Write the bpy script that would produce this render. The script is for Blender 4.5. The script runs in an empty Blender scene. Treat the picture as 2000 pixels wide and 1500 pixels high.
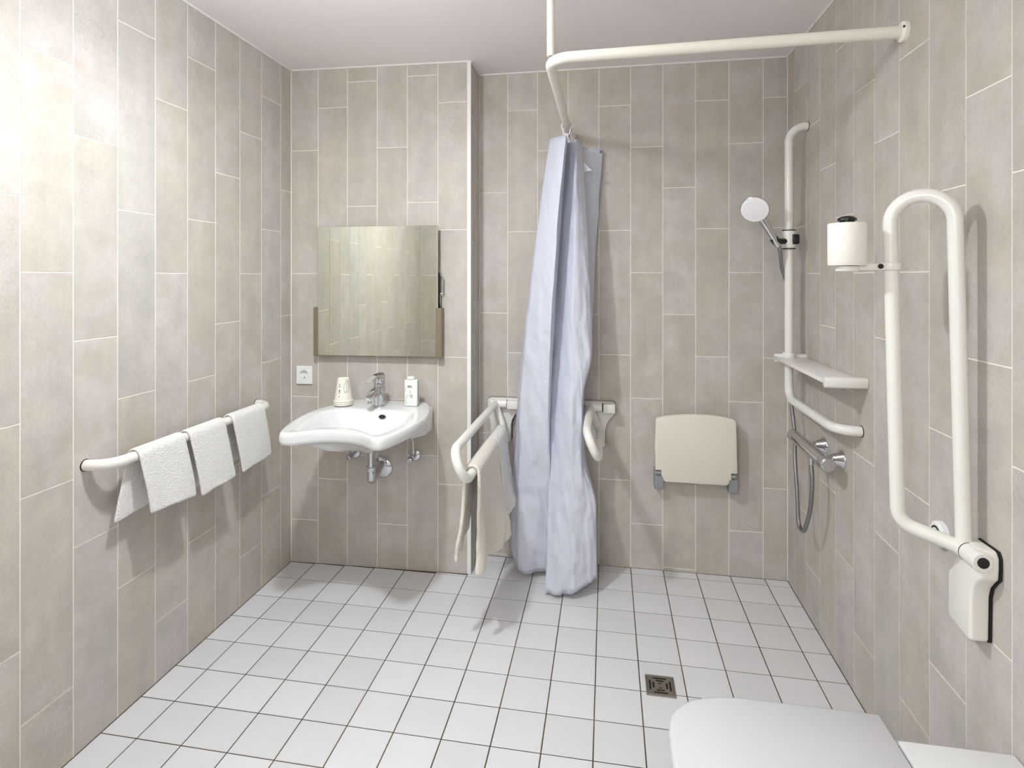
import bpy, bmesh, math, random
from mathutils import Vector, Matrix, noise

random.seed(7)
scene = bpy.context.scene
COL = scene.collection

# ------------------------------------------------------------------ camera
cam_data = bpy.data.cameras.new('camera')
cam_data.sensor_width = 36.0
cam_data.lens = 36.0 * 1095.87 / 2000.0
cam_data.shift_y = -0.105
cam_data.clip_start = 0.02
cam = bpy.data.objects.new('camera', cam_data)
cam.location = (0.0, 0.0, 1.4168)
cam.rotation_euler = (math.pi / 2, 0.0, 0.1679)
COL.objects.link(cam)
scene.camera = cam

# ------------------------------------------------------------------ world, lights, exposure
world = bpy.data.worlds.new('world')
scene.world = world
world.use_nodes = True
world.node_tree.nodes['Background'].inputs[0].default_value = (0.9, 0.95, 1.0, 1)
world.node_tree.nodes['Background'].inputs[1].default_value = 0.15


def round_light(name, loc, radius, power, color):
    """round source for the dome lamp and the added fills: shines in every direction"""
    d = bpy.data.lights.new(name, 'POINT')
    d.shadow_soft_size = radius
    d.energy = power
    d.color = color
    o = bpy.data.objects.new(name, d)
    o.location = loc
    COL.objects.link(o)
    return o


# the ceiling lamp of the bathroom (an opal dome that throws most of its light down), and two added
# unseen fills: a weak one near the door, another behind the open doorway
LAMP = (0.91, 0.97, 1.0)
round_light('ceiling_lamp', (-0.77, 1.30, 2.25), 0.05, 8.4, LAMP)
down = bpy.data.lights.new('ceiling_lamp_lens', 'AREA')
down.shape = 'DISK'
down.size = 0.10
down.energy = 9.5
down.color = LAMP
down_o = bpy.data.objects.new('ceiling_lamp_lens', down)
down_o.location = (-0.77, 1.30, 2.195)
COL.objects.link(down_o)
round_light('door_fill', (-0.86, 0.42, 2.28), 0.10, 3.0, LAMP)  # added fill, brightens the near left wall and its reflection in the mirror
round_light('corridor_fill', (-0.62, -0.70, 2.0), 0.28, 30.0, LAMP)  # added fill from behind the camera, lifts the lower walls and right side

vs = scene.view_settings
vs.view_transform = 'Standard'
vs.look = 'None'
vs.exposure = 0.79
vs.gamma = 1.0
vs.use_curve_mapping = False

# ------------------------------------------------------------------ dimensions
XL, XR, YB, H, YF = -1.55, 0.8288, 2.7888, 2.4434, -0.012
XN = -0.641


def nib_y(x):
    return 2.5834 + 0.0338 * (x + 1.1)


NIB_ANG = math.atan(0.0338)
GROUT = 0.0012


# ------------------------------------------------------------------ materials
def lin(c):
    return tuple(((v / 255.0) / 12.92 if v / 255.0 <= 0.04045 else ((v / 255.0 + 0.055) / 1.055) ** 2.4) for v in c) + (1.0,)


MATS = {}


def mat(name, rgb, rough=0.5, metal=0.0, bump=0.0, bump_scale=200.0, mottling=0.0, spec=0.5, coat=0.0, trans=0.0, sheen=0.0, bump_dist=0.002):
    m = bpy.data.materials.new(name)
    m.use_nodes = True
    nt = m.node_tree
    b = nt.nodes['Principled BSDF']
    b.inputs['Base Color'].default_value = lin(rgb)
    b.inputs['Roughness'].default_value = rough
    b.inputs['Metallic'].default_value = metal
    b.inputs['Specular IOR Level'].default_value = spec
    b.inputs['Coat Weight'].default_value = coat
    b.inputs['Sheen Weight'].default_value = sheen
    tc = nt.nodes.new('ShaderNodeTexCoord')
    if bump:
        n = nt.nodes.new('ShaderNodeTexNoise')
        n.inputs['Scale'].default_value = bump_scale
        n.inputs['Detail'].default_value = 4
        nt.links.new(tc.outputs['Object'], n.inputs['Vector'])
        bp = nt.nodes.new('ShaderNodeBump')
        bp.inputs['Strength'].default_value = bump
        bp.inputs['Distance'].default_value = bump_dist
        nt.links.new(n.outputs['Fac'], bp.inputs['Height'])
        nt.links.new(bp.outputs['Normal'], b.inputs['Normal'])
    if mottling:
        n = nt.nodes.new('ShaderNodeTexNoise')
        n.inputs['Scale'].default_value = 9
        n.inputs['Detail'].default_value = 6
        nt.links.new(tc.outputs['Object'], n.inputs['Vector'])
        mx = nt.nodes.new('ShaderNodeMixRGB')
        mx.blend_type = 'MULTIPLY'
        mx.inputs[1].default_value = lin(rgb)
        mp = nt.nodes.new('ShaderNodeMapRange')
        mp.inputs['To Min'].default_value = 1 - mottling
        mp.inputs['To Max'].default_value = 1 + mottling
        nt.links.new(n.outputs['Fac'], mp.inputs['Value'])
        nt.links.new(mp.outputs['Result'], mx.inputs[2])
        mx.inputs[0].default_value = 1.0
        nt.links.new(mx.outputs[0], b.inputs['Base Color'])
    if trans:
        out = nt.nodes['Material Output']
        tr = nt.nodes.new('ShaderNodeBsdfTranslucent')
        tr.inputs['Color'].default_value = lin(rgb)
        ms = nt.nodes.new('ShaderNodeMixShader')
        ms.inputs[0].default_value = trans
        nt.links.new(b.outputs[0], ms.inputs[1])
        nt.links.new(tr.outputs[0], ms.inputs[2])
        nt.links.new(ms.outputs[0], out.inputs['Surface'])
    MATS[name] = m
    return m


def tile_material(name, tints, rough, bump):
    """concrete-look porcelain tile: each tile draws its own tint, clouding, vertical streaks and pitting"""
    m = bpy.data.materials.new(name)
    m.use_nodes = True
    nt = m.node_tree
    N, L = nt.nodes, nt.links
    b = N['Principled BSDF']
    tc = N.new('ShaderNodeTexCoord')
    oi = N.new('ShaderNodeObjectInfo')
    mul = N.new('ShaderNodeVectorMath')
    mul.operation = 'SCALE'
    mul.inputs[0].default_value = (37.0, 91.0, 53.0)
    L.new(oi.outputs['Random'], mul.inputs['Scale'])
    add = N.new('ShaderNodeVectorMath')
    L.new(tc.outputs['Object'], add.inputs[0])
    L.new(mul.outputs[0], add.inputs[1])

    def nz(scale, detail, stretch=None, rgh=0.6):
        n = N.new('ShaderNodeTexNoise')
        n.inputs['Scale'].default_value = scale
        n.inputs['Detail'].default_value = detail
        n.inputs['Roughness'].default_value = rgh
        src = add.outputs[0]
        if stretch:
            v = N.new('ShaderNodeVectorMath')
            v.operation = 'MULTIPLY'
            v.inputs[1].default_value = stretch
            L.new(src, v.inputs[0])
            src = v.outputs[0]
        L.new(src, n.inputs['Vector'])
        return n.outputs['Fac']

    def rng(src, a, c, d, e):
        r = N.new('ShaderNodeMapRange')
        r.inputs['From Min'].default_value = a
        r.inputs['From Max'].default_value = c
        r.inputs['To Min'].default_value = d
        r.inputs['To Max'].default_value = e
        L.new(src, r.inputs['Value'])
        return r.outputs['Result']

    def mix(kind, fac, a, c):
        x = N.new('ShaderNodeMixRGB')
        x.blend_type = kind
        for k, v in ((0, fac), (1, a), (2, c)):
            if isinstance(v, (int, float)):
                x.inputs[k].default_value = v
            elif isinstance(v, tuple):
                x.inputs[k].default_value = v
            else:
                L.new(v, x.inputs[k])
        return x.outputs[0]

    ramp = N.new('ShaderNodeValToRGB')
    ramp.color_ramp.elements[0].color = lin(tints[0])
    ramp.color_ramp.elements[1].color = lin(tints[-1])
    for i, t in enumerate(tints[1:-1]):
        e = ramp.color_ramp.elements.new((i + 1) / (len(tints) - 1))
        e.color = lin(t)
    fr = N.new('ShaderNodeMath')
    fr.operation = 'FRACT'
    ml = N.new('ShaderNodeMath')
    ml.operation = 'MULTIPLY'
    ml.inputs[1].default_value = 7.31
    L.new(oi.outputs['Random'], ml.inputs[0])
    L.new(ml.outputs[0], fr.inputs[0])
    cl = nz(5.0, 3)
    tsum = N.new('ShaderNodeMath')
    tsum.operation = 'ADD'
    L.new(fr.outputs[0], tsum.inputs[0])
    L.new(rng(cl, 0.3, 0.7, -0.28, 0.28), tsum.inputs[1])
    L.new(tsum.outputs[0], ramp.inputs[0])
    cloud = rng(nz(9.0, 6, None, 0.7), 0.28, 0.72, 0.89, 1.09)
    streak = rng(nz(16.0, 5, (1.0, 1.0, 0.12), 0.65), 0.3, 0.7, 0.94, 1.05)
    grain = rng(nz(240.0, 3, (1.0, 1.0, 0.6)), 0.3, 0.7, 0.93, 1.06)
    blot = rng(nz(3.2, 3), 0.5, 0.68, 0.0, 1.0)
    pit = rng(nz(130.0, 2), 0.54, 0.66, 0.0, 0.25)
    pm = N.new('ShaderNodeMath')
    pm.operation = 'MULTIPLY'
    L.new(blot, pm.inputs[0])
    L.new(pit, pm.inputs[1])
    c = mix('MULTIPLY', 1.0, ramp.outputs[0], cloud)
    c = mix('MULTIPLY', 1.0, c, streak)
    c = mix('MULTIPLY', 1.0, c, grain)
    c = mix('MIX', pm.outputs[0], c, lin((140, 133, 122)))
    L.new(c, b.inputs['Base Color'])
    b.inputs['Roughness'].default_value = rough
    b.inputs['Specular IOR Level'].default_value = 0.4
    bp = N.new('ShaderNodeBump')
    bp.inputs['Strength'].default_value = bump
    bp.inputs['Distance'].default_value = 0.001
    L.new(nz(60.0, 4), bp.inputs['Height'])
    L.new(bp.outputs['Normal'], b.inputs['Normal'])
    return m


def floor_tile_material():
    m = mat('floor_tile', (226, 225, 226), 0.33, spec=0.45)
    nt = m.node_tree
    N, L = nt.nodes, nt.links
    b = N['Principled BSDF']
    oi = N.new('ShaderNodeObjectInfo')
    r = N.new('ShaderNodeValToRGB')
    r.color_ramp.elements[0].color = lin((221, 220, 221))
    r.color_ramp.elements[1].color = lin((230, 229, 231))
    L.new(oi.outputs['Random'], r.inputs[0])
    tc = N.new('ShaderNodeTexCoord')
    n = N.new('ShaderNodeTexNoise')
    n.inputs['Scale'].default_value = 7
    n.inputs['Detail'].default_value = 5
    L.new(tc.outputs['Object'], n.inputs['Vector'])
    mr = N.new('ShaderNodeMapRange')
    mr.inputs['To Min'].default_value = 0.95
    mr.inputs['To Max'].default_value = 1.04
    L.new(n.outputs['Fac'], mr.inputs['Value'])
    mx = N.new('ShaderNodeMixRGB')
    mx.blend_type = 'MULTIPLY'
    mx.inputs[0].default_value = 1
    L.new(r.outputs[0], mx.inputs[1])
    L.new(mr.outputs['Result'], mx.inputs[2])
    L.new(mx.outputs[0], b.inputs['Base Color'])
    return m


def grout_floor_material():
    m = mat('floor_grout', (95, 88, 78), 0.9)
    nt = m.node_tree
    N, L = nt.nodes, nt.links
    b = N['Principled BSDF']
    tc = N.new('ShaderNodeTexCoord')
    n = N.new('ShaderNodeTexNoise')
    n.inputs['Scale'].default_value = 2.6
    n.inputs['Detail'].default_value = 4
    L.new(tc.outputs['Object'], n.inputs['Vector'])
    r = N.new('ShaderNodeValToRGB')
    r.color_ramp.elements[0].position = 0.32
    r.color_ramp.elements[0].color = lin((46, 43, 38))
    r.color_ramp.elements[1].position = 0.68
    r.color_ramp.elements[1].color = lin((112, 98, 78))
    L.new(n.outputs['Fac'], r.inputs[0])
    L.new(r.outputs[0], b.inputs['Base Color'])
    return m


WALL_TILE = tile_material('wall_tile', [(198, 189, 177), (202, 193, 187), (194, 187, 177), (200, 191, 179), (205, 196, 192), (196, 190, 183)], 0.5, 0.12)
FLOOR_TILE = floor_tile_material()
FLOOR_GROUT = grout_floor_material()
mat('wall_grout', (250, 243, 234), 0.9, bump=0.2)
mat('ceiling_paint', (250, 244, 244), 0.9, bump=0.05, bump_scale=300)
mat('corridor_paint', (232, 228, 222), 0.9)
mat('white_trim', (243, 240, 236), 0.4)
mat('rail_white', (238, 235, 228), 0.28, coat=0.2)
mat('rod_white', (246, 241, 230), 0.35)
mat('seat_cream', (234, 226, 212), 0.5, bump=0.04, bump_scale=900)
mat('hinge_grey', (150, 152, 153), 0.45)
mat('ceramic', (234, 234, 234), 0.07, coat=0.5)
mat('lid_white', (218, 218, 221), 0.25, coat=0.2)
mat('chrome', (208, 208, 212), 0.09, 1.0)
mat('hose_metal', (150, 150, 152), 0.3, 1.0, bump=0.5, bump_scale=700)
mat('steel', (158, 152, 144), 0.4, 1.0, mottling=0.25)
mat('bronze_bracket', (140, 128, 108), 0.42, 0.35)
mat('black_plastic', (18, 18, 22), 0.35)
mat('dark_gap', (30, 28, 26), 0.8)
mat('plastic_white', (244, 244, 243), 0.3)
mat('shelf_plate', (236, 232, 230), 0.35)
mat('towel_terry', (246, 243, 238), 0.95, bump=1.0, bump_scale=210, sheen=0.3, bump_dist=0.006)
mat('towel_cream', (243, 236, 224), 0.95, bump=1.0, bump_scale=210, sheen=0.3, bump_dist=0.006)
mat('curtain_vinyl', (240, 242, 253), 0.45, bump=0.55, bump_scale=26, trans=0.3, bump_dist=0.012)
mat('paper_roll', (247, 240, 233), 0.95, bump=0.5, bump_scale=130)
mat('cup_paper', (244, 239, 226), 0.7)
mat('print_ink', (62, 64, 68), 0.8)
mat('bottle_white', (242, 246, 238), 0.35)
mat('bottle_green', (196, 214, 194), 0.35)
mat('mirror_glass', (234, 237, 227), 0.02, 1.0)
mat('mirror_edge', (120, 135, 122), 0.2)
mat('shower_face', (252, 250, 252), 0.4)
mat('grey_mark', (196, 196, 196), 0.6)


# ------------------------------------------------------------------ object helpers
def new_obj(name, bm, material, parent=None, smooth=False, loc=None):
    me = bpy.data.meshes.new(name)
    bmesh.ops.recalc_face_normals(bm, faces=bm.faces[:])
    bm.to_mesh(me)
    bm.free()
    if smooth:
        for p in me.polygons:
            p.use_smooth = True
    o = bpy.data.objects.new(name, me)
    COL.objects.link(o)
    if material:
        me.materials.append(MATS[material] if isinstance(material, str) else material)
    if parent:
        o.parent = parent
    if loc:
        o.location = loc
    return o


def thing(name, label, cat, loc=(0, 0, 0), rz=0.0, group=None):
    o = bpy.data.objects.new(name, None)
    o.empty_display_size = 0.05
    o.location = loc
    o.rotation_euler = (0, 0, rz)
    COL.objects.link(o)
    o['label'] = label
    o['category'] = cat
    if group:
        o['group'] = group
    return o


def tag(o, label, cat, group=None):
    o['label'] = label
    o['category'] = cat
    if group:
        o['group'] = group
    return o


def struct(o, label, cat):
    o['kind'] = 'structure'
    o['label'] = label
    o['category'] = cat
    return o


def local(parent, bm):
    """bring a mesh built in world coordinates into its parent's frame (parents carry no scale)"""
    m = Matrix.Translation(parent.location) @ parent.rotation_euler.to_matrix().to_4x4()
    bmesh.ops.transform(bm, matrix=m.inverted(), verts=bm.verts[:])


def part(name, bm, material, parent, smooth=True, angle=None, holder=None):
    """world-space mesh -> child of parent; holder is the thing when parent is itself a part"""
    local(holder or parent, bm)
    o = new_obj(name, bm, material, parent, smooth)
    if smooth:
        sharp(o, angle or 35)
    return o


def sharp(o, deg):
    me = o.data
    bm = bmesh.new()
    bm.from_mesh(me)
    lim = math.radians(deg)
    for e in bm.edges:
        if len(e.link_faces) == 2 and e.calc_face_angle(0) > lim:
            e.smooth = False
    bm.to_mesh(me)
    bm.free()


def add_box(bm, lo, hi, bevel=0.0, seg=2):
    b2 = bmesh.new()
    c = [(lo[i] + hi[i]) / 2 for i in range(3)]
    s = [abs(hi[i] - lo[i]) for i in range(3)]
    bmesh.ops.create_cube(b2, size=1.0, matrix=Matrix.Translation(c) @ Matrix.Diagonal((*s, 1)))
    if bevel:
        bmesh.ops.bevel(b2, geom=b2.edges[:], offset=bevel, segments=seg, affect='EDGES', profile=0.5)
    merge(bm, b2)


def merge(bm, b2, mtx=None):
    if mtx is not None:
        bmesh.ops.transform(b2, matrix=mtx, verts=b2.verts[:])
    me = bpy.data.meshes.new('tmp')
    b2.to_mesh(me)
    b2.free()
    bm.from_mesh(me)
    bpy.data.meshes.remove(me)


def box(lo, hi, bevel=0.0, seg=2):
    bm = bmesh.new()
    add_box(bm, lo, hi, bevel, seg)
    return bm


def fillet(pts, r, n=8):
    pts = [Vector(p) for p in pts]
    out = [pts[0]]
    for i in range(1, len(pts) - 1):
        rr = r[i - 1] if isinstance(r, (list, tuple)) else r
        p = pts[i]
        a = (pts[i - 1] - p).normalized()
        b = (pts[i + 1] - p).normalized()
        ang = a.angle(b)
        if rr < 1e-5 or abs(math.pi - ang) < 1e-3:
            out.append(p)
            continue
        d = rr / math.tan(ang / 2)
        ce = p + (a + b).normalized() * (rr / math.sin(ang / 2))
        s = p + a * d - ce
        e = p + b * d - ce
        tot = s.angle(e)
        ax = s.cross(e).normalized()
        for k in range(n + 1):
            out.append(ce + Matrix.Rotation(tot * k / n, 3, ax) @ s)
    out.append(pts[-1])
    return out


def spline(pts, n=8):
    pts = [Vector(p) for p in pts]
    P = [2 * pts[0] - pts[1]] + pts + [2 * pts[-1] - pts[-2]]
    out = []
    for i in range(1, len(P) - 2):
        for k in range(n):
            t = k / n
            a, b, c, d = P[i - 1], P[i], P[i + 1], P[i + 2]
            out.append(0.5 * ((2 * b) + (c - a) * t + (2 * a - 5 * b + 4 * c - d) * t * t + (3 * b - a - 3 * c + d) * t ** 3))
    out.append(pts[-1])
    return out


def add_tube(bm, path, radius, seg=16, caps=True):
    path = [Vector(p) for p in path]
    n = len(path)
    rad = radius if isinstance(radius, (list, tuple)) else [radius] * n
    t0 = (path[1] - path[0]).normalized()
    up = Vector((0, 0, 1)) if abs(t0.z) < 0.9 else Vector((1, 0, 0))
    u = t0.cross(up).normalized()
    rings = []
    prev = t0
    for i, p in enumerate(path):
        if i == 0:
            t = t0
        elif i == n - 1:
            t = (path[i] - path[i - 1]).normalized()
        else:
            t = ((path[i + 1] - path[i]).normalized() + (path[i] - path[i - 1]).normalized()).normalized()
        q = prev.rotation_difference(t)
        u = (q @ u).normalized()
        u = (u - t * u.dot(t)).normalized()
        prev = t
        v = t.cross(u)
        rings.append([bm.verts.new(p + (u * math.cos(2 * math.pi * k / seg) + v * math.sin(2 * math.pi * k / seg)) * rad[i]) for k in range(seg)])
    for a, b in zip(rings, rings[1:]):
        for k in range(seg):
            bm.faces.new((a[k], a[(k + 1) % seg], b[(k + 1) % seg], b[k]))
    if caps:
        bm.faces.new(rings[0][::-1])
        bm.faces.new(rings[-1])


def tube(path, radius, seg=16, caps=True):
    bm = bmesh.new()
    add_tube(bm, path, radius, seg, caps)
    return bm


def add_lathe(bm, profile, origin, axis, seg=24):
    """profile: (radius, distance along axis) pairs"""
    axis = Vector(axis).normalized()
    up = Vector((0, 0, 1)) if abs(axis.z) < 0.9 else Vector((1, 0, 0))
    u = axis.cross(up).normalized()
    v = axis.cross(u)
    o = Vector(origin)
    rings = []
    for r, d in profile:
        if r < 1e-6:
            rings.append([bm.verts.new(o + axis * d)])
        else:
            rings.append([bm.verts.new(o + axis * d + (u * math.cos(2 * math.pi * k / seg) + v * math.sin(2 * math.pi * k / seg)) * r) for k in range(seg)])
    for a, b in zip(rings, rings[1:]):
        if len(a) == 1 and len(b) == 1:
            continue
        for k in range(seg):
            k2 = (k + 1) % seg
            if len(a) == 1:
                bm.faces.new((a[0], b[k2], b[k]))
            elif len(b) == 1:
                bm.faces.new((a[k], a[k2], b[0]))
            else:
                bm.faces.new((a[k], a[k2], b[k2], b[k]))


def lathe(profile, origin, axis, seg=24):
    bm = bmesh.new()
    add_lathe(bm, profile, origin, axis, seg)
    return bm


def prism(outline, lo, hi, plane, bevel=0.0, seg=2):
    """outline in 2D extruded between lo and hi along the remaining axis: plane 'xz','yz','xy'"""
    bm = bmesh.new()

    def P(a, b, h):
        return {'xz': (a, h, b), 'yz': (h, a, b), 'xy': (a, b, h)}[plane]
    f = bm.faces.new([bm.verts.new(P(a, b, lo)) for a, b in outline])
    r = bmesh.ops.extrude_face_region(bm, geom=[f])
    vs_ = [v for v in r['geom'] if isinstance(v, bmesh.types.BMVert)]
    d = Vector(P(0, 0, hi)) - Vector(P(0, 0, lo))
    bmesh.ops.translate(bm, verts=vs_, vec=d)
    bmesh.ops.recalc_face_normals(bm, faces=bm.faces[:])
    if bevel:
        es = [e for e in bm.edges if len(e.link_faces) == 2 and e.calc_face_angle(0) > 0.6]
        bmesh.ops.bevel(bm, geom=es, offset=bevel, segments=seg, affect='EDGES', profile=0.5)
    return bm


def arc2(cx, cy, r, a0, a1, n=8):
    return [(cx + r * math.cos(math.radians(a0 + (a1 - a0) * k / n)), cy + r * math.sin(math.radians(a0 + (a1 - a0) * k / n))) for k in range(n + 1)]


def solidify(o, t, offset=0.0, sub=0):
    m = o.modifiers.new('thickness', 'SOLIDIFY')
    m.thickness = t
    m.offset = offset
    if sub:
        s = o.modifiers.new('smooth', 'SUBSURF')
        s.levels = sub
        s.render_levels = sub
    return o


def sheet(rows):
    """grid of points -> single-sided surface"""
    bm = bmesh.new()
    V = [[bm.verts.new(p) for p in r] for r in rows]
    for a, b in zip(V, V[1:]):
        for k in range(len(a) - 1):
            bm.faces.new((a[k], a[k + 1], b[k + 1], b[k]))
    return bm


# ------------------------------------------------------------------ room shell
TILE_CACHE = {}


def tile_mesh(w, h, material, key, ch=0.0007, depth=GROUT):
    """one tile: front face in the XZ plane facing -Y, slightly eased edges"""
    k = (round(w, 4), round(h, 4), key)
    if k in TILE_CACHE:
        return TILE_CACHE[k]
    a, b = w / 2, h / 2
    v = [(-a + ch, 0, -b + ch), (a - ch, 0, -b + ch), (a - ch, 0, b - ch), (-a + ch, 0, b - ch),
         (-a, depth, -b), (a, depth, -b), (a, depth, b), (-a, depth, b)]
    f = [(0, 1, 2, 3), (4, 5, 1, 0), (5, 6, 2, 1), (6, 7, 3, 2), (7, 4, 0, 3)]
    me = bpy.data.meshes.new('tile')
    me.from_pydata(v, [], f)
    me.materials.append(material)
    TILE_CACHE[k] = me
    return me


def tile_wall(parent, origin, rz, cols, ztop=H, zbot=0.0, joint=0.003):
    """cols: (u0, u1, phase) along the wall's local +X; phase is the joint level in thirds of a tile"""
    for u0, u1, ph in cols:
        cuts = [0.0067 + 0.2032 * ph + 0.6096 * k for k in range(-2, 6)]
        zs = [zbot] + [z for z in cuts if zbot + 0.012 < z < ztop - 0.012] + [ztop]
        for z0, z1 in zip(zs, zs[1:]):
            o = bpy.data.objects.new('tile', tile_mesh(u1 - u0 - joint, z1 - z0 - joint, WALL_TILE, 'w'))
            o.parent = parent
            c, s = math.cos(rz), math.sin(rz)
            u = (u0 + u1) / 2
            o.location = (origin[0] + c * u, origin[1] + s * u, (z0 + z1) / 2)
            o.rotation_euler = (0, 0, rz)
            COL.objects.link(o)


W = 0.152
# left wall: seen from the room its local +X runs towards the back wall
wl = struct(new_obj('wall_left', box((XL - 0.12, YF - 0.12, 0), (XL - GROUT, YB + 0.12, H)), 'wall_grout'), 'left wall clad in upright grey beige concrete look tiles', 'wall')
ph_left = [0, 2, 1, 0, 2, 1, 2, 0, 1, 2, 0, 2, 1, 0, 2, 1, 0]
g = 2.4783
cols = [(g, nib_y(XL) - 0.001, ph_left[0])]
k = 1
while g > YF + 0.02:
    lo = max(g - W, YF)
    cols.append((lo, g, ph_left[k % len(ph_left)]))
    g -= W
    k += 1
tile_wall(wl, (XL, 0.0, 0), math.pi / 2, cols)

# right wall: local +X runs towards the camera
wr = struct(new_obj('wall_right', box((XR + GROUT, YF - 0.12, 0), (XR + 0.12, YB + 0.12, H)), 'wall_grout'), 'right wall clad in upright grey beige concrete look tiles', 'wall')
ph_right = [0, 2, 1, 0, 2, 1, 0, 1, 2, 0, 2, 1, 0, 2, 1, 0, 2, 1, 0, 2]
g = 2.6908
cols = [(-(YB - 0.001), -g, ph_right[0])]
k = 1
while g > YF + 0.02:
    lo = max(g - W, YF)
    cols.append((-g, -lo, ph_right[k % len(ph_right)]))
    g -= W
    k += 1
tile_wall(wr, (XR, 0.0, 0), -math.pi / 2, cols)

# back wall of the shower recess
wb = struct(new_obj('wall_back', box((XN - 0.1, YB + GROUT, 0), (XR + 0.12, YB + 0.12, H)), 'wall_grout'), 'back wall of the shower recess clad in upright concrete look tiles', 'wall')
ph_back = [0.03, 2.05, 1.03, 0.02, 2.05, 1.03, 0.04, 2.06, 1.03, 2.06]
edges = [XN + 0.001] + [-0.4954 + W * i for i in range(9)] + [XR - 0.001]
tile_wall(wb, (0, YB, 0), 0.0, [(edges[i], edges[i + 1], ph_back[i]) for i in range(10)])

# projecting wall behind the washbasin (turned by two degrees) and its narrow return face
bm = bmesh.new()
pts = [(XL - 0.05, nib_y(XL - 0.05) + GROUT), (XN - GROUT, nib_y(XN) + GROUT), (XN - GROUT, YB + 0.05), (XL - 0.05, YB + 0.05)]
wn = struct(new_obj('wall_basin', prism(pts, 0, H, 'xy'), 'wall_grout'), 'projecting tiled wall carrying the mirror and washbasin', 'wall')
cn = math.cos(NIB_ANG)
ph_nib = [1.01, 2.03, 2.63, 1.02, 2.7, 2.04]
edges = [XL + 0.001] + [-1.408 + W * i for i in range(5)] + [XN - 0.004]
tile_wall(wn, (0, nib_y(0), 0), NIB_ANG, [(edges[i] / cn, edges[i + 1] / cn, ph_nib[i]) for i in range(6)])
y0 = nib_y(XN) + 0.006
tile_wall(wn, (XN, 0, 0), math.pi / 2, [(y0, y0 + 0.062, 1.75), (y0 + 0.062, YB - 0.001, 0.3)])

# wall with the open doorway the photograph was taken from
bm = bmesh.new()
add_box(bm, (XL - 0.12, YF - 0.12, 0), (-0.80, YF - GROUT, H))
add_box(bm, (0.50, YF - 0.12, 0), (XR + 0.12, YF - GROUT, H))
add_box(bm, (-0.80, YF - 0.12, 2.12), (0.50, YF - GROUT, H))
wf = struct(new_obj('wall_front', bm, 'wall_grout'), 'tiled wall around the open doorway', 'wall')
tile_wall(wf, (0, YF, 0), math.pi, [(1.55 - W * (i + 1), 1.55 - W * i, [1, 0, 2, 1, 0][i]) for i in range(5)] + [(0.80, 1.55 - W * 4 - W, 2)][:0])
tile_wall(wf, (0, YF, 0), math.pi, [(-XR + W * i, min(-XR + W * (i + 1), -0.5), [0, 2, 1][i]) for i in range(3)])

# corridor behind the doorway
bm = bmesh.new()
add_box(bm, (-1.72, -1.75, 0), (-1.62, YF - 0.12, H))
add_box(bm, (0.95, -1.75, 0), (1.05, YF - 0.12, H))
add_box(bm, (-1.72, -1.85, 0), (1.05, -1.75, H))
struct(new_obj('wall_corridor', bm, 'corridor_paint'), 'plain painted corridor walls behind the open doorway', 'wall')

# ceiling and floor
struct(new_obj('ceiling', box((XL - 0.2, -1.85, H), (XR + 0.25, YB + 0.12, H + 0.1)), 'ceiling_paint'), 'smooth matt off-white ceiling', 'ceiling')
fl = struct(new_obj('floor', box((XL - 0.2, -1.85, -0.1), (XR + 0.25, YB + 0.12, -GROUT)), FLOOR_GROUT), 'floor of square white tiles with dark joints', 'floor')
FP, FX, FY = 0.15363, -1.4234, 2.4263


def floor_tiles():
    xs = [XL] + [FX + FP * i for i in range(15)] + [XR]
    ys = [YF - 0.12 + 0.003]
    r = FY - FP * 16
    while r < YB - 0.02:
        if r > ys[0] + 0.03:
            ys.append(r)
        r += FP
    ys.append(YB)
    for i in range(len(xs) - 1):
        for j in range(len(ys) - 1):
            x0, x1, ya, yb = xs[i], xs[i + 1], ys[j], ys[j + 1]
            if ya < nib_y(x0) and yb > nib_y(x0) and x0 < XN:
                if x1 <= XN + 0.05:
                    yb = nib_y(x0) - 0.001
            elif x0 < XN and ya > nib_y(x0):
                if x1 > XN + 0.03:
                    x0 = XN + 0.001
                else:
                    continue
            if yb - ya < 0.01:
                continue
            if ya < YF and (x0 < -0.80 or x1 > 0.5):
                continue
            me = tile_mesh(x1 - x0 - 0.0036, yb - ya - 0.0036, FLOOR_TILE, 'f', 0.0009)
            o = bpy.data.objects.new('tile', me)
            o.parent = fl
            o.location = ((x0 + x1) / 2, (ya + yb) / 2, 0)
            o.rotation_euler = (-math.pi / 2, 0, 0)
            COL.objects.link(o)


floor_tiles()

# trims: tile edge profile at the projecting corner, sealant beads under the ceiling
struct(new_obj('trim_1', box((XN - 0.016, nib_y(XN) - 0.0025, 0.001), (XN + 0.0025, nib_y(XN) + 0.006, H - 0.001), 0.001, 1), 'white_trim'), 'white tile edge profile on the projecting wall corner', 'trim')


def bead(name, a, b, label):
    bm = bmesh.new()
    add_tube(bm, [a, b], 0.0045, 8)
    struct(new_obj(name, bm, 'white_trim'), label, 'trim')


zb = H - 0.003
bead('trim_2', (XL + 0.002, 0, zb), (XL + 0.002, nib_y(XL), zb), 'white sealant bead between left wall and ceiling')
bead('trim_3', (XL, nib_y(XL) - 0.002, zb), (XN, nib_y(XN) - 0.002, zb), 'white sealant bead between basin wall and ceiling')
bead('trim_4', (XN + 0.002, nib_y(XN), zb), (XN + 0.002, YB, zb), 'white sealant bead above the narrow return face')
bead('trim_5', (XN, YB - 0.002, zb), (XR, YB - 0.002, zb), 'white sealant bead between recess wall and ceiling')
bead('trim_6', (XR - 0.002, 0, zb), (XR - 0.002, YB, zb), 'white sealant bead between right wall and ceiling')

# ------------------------------------------------------------------ washbasin
BX, BZ = -1.0285, 0.82


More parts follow.
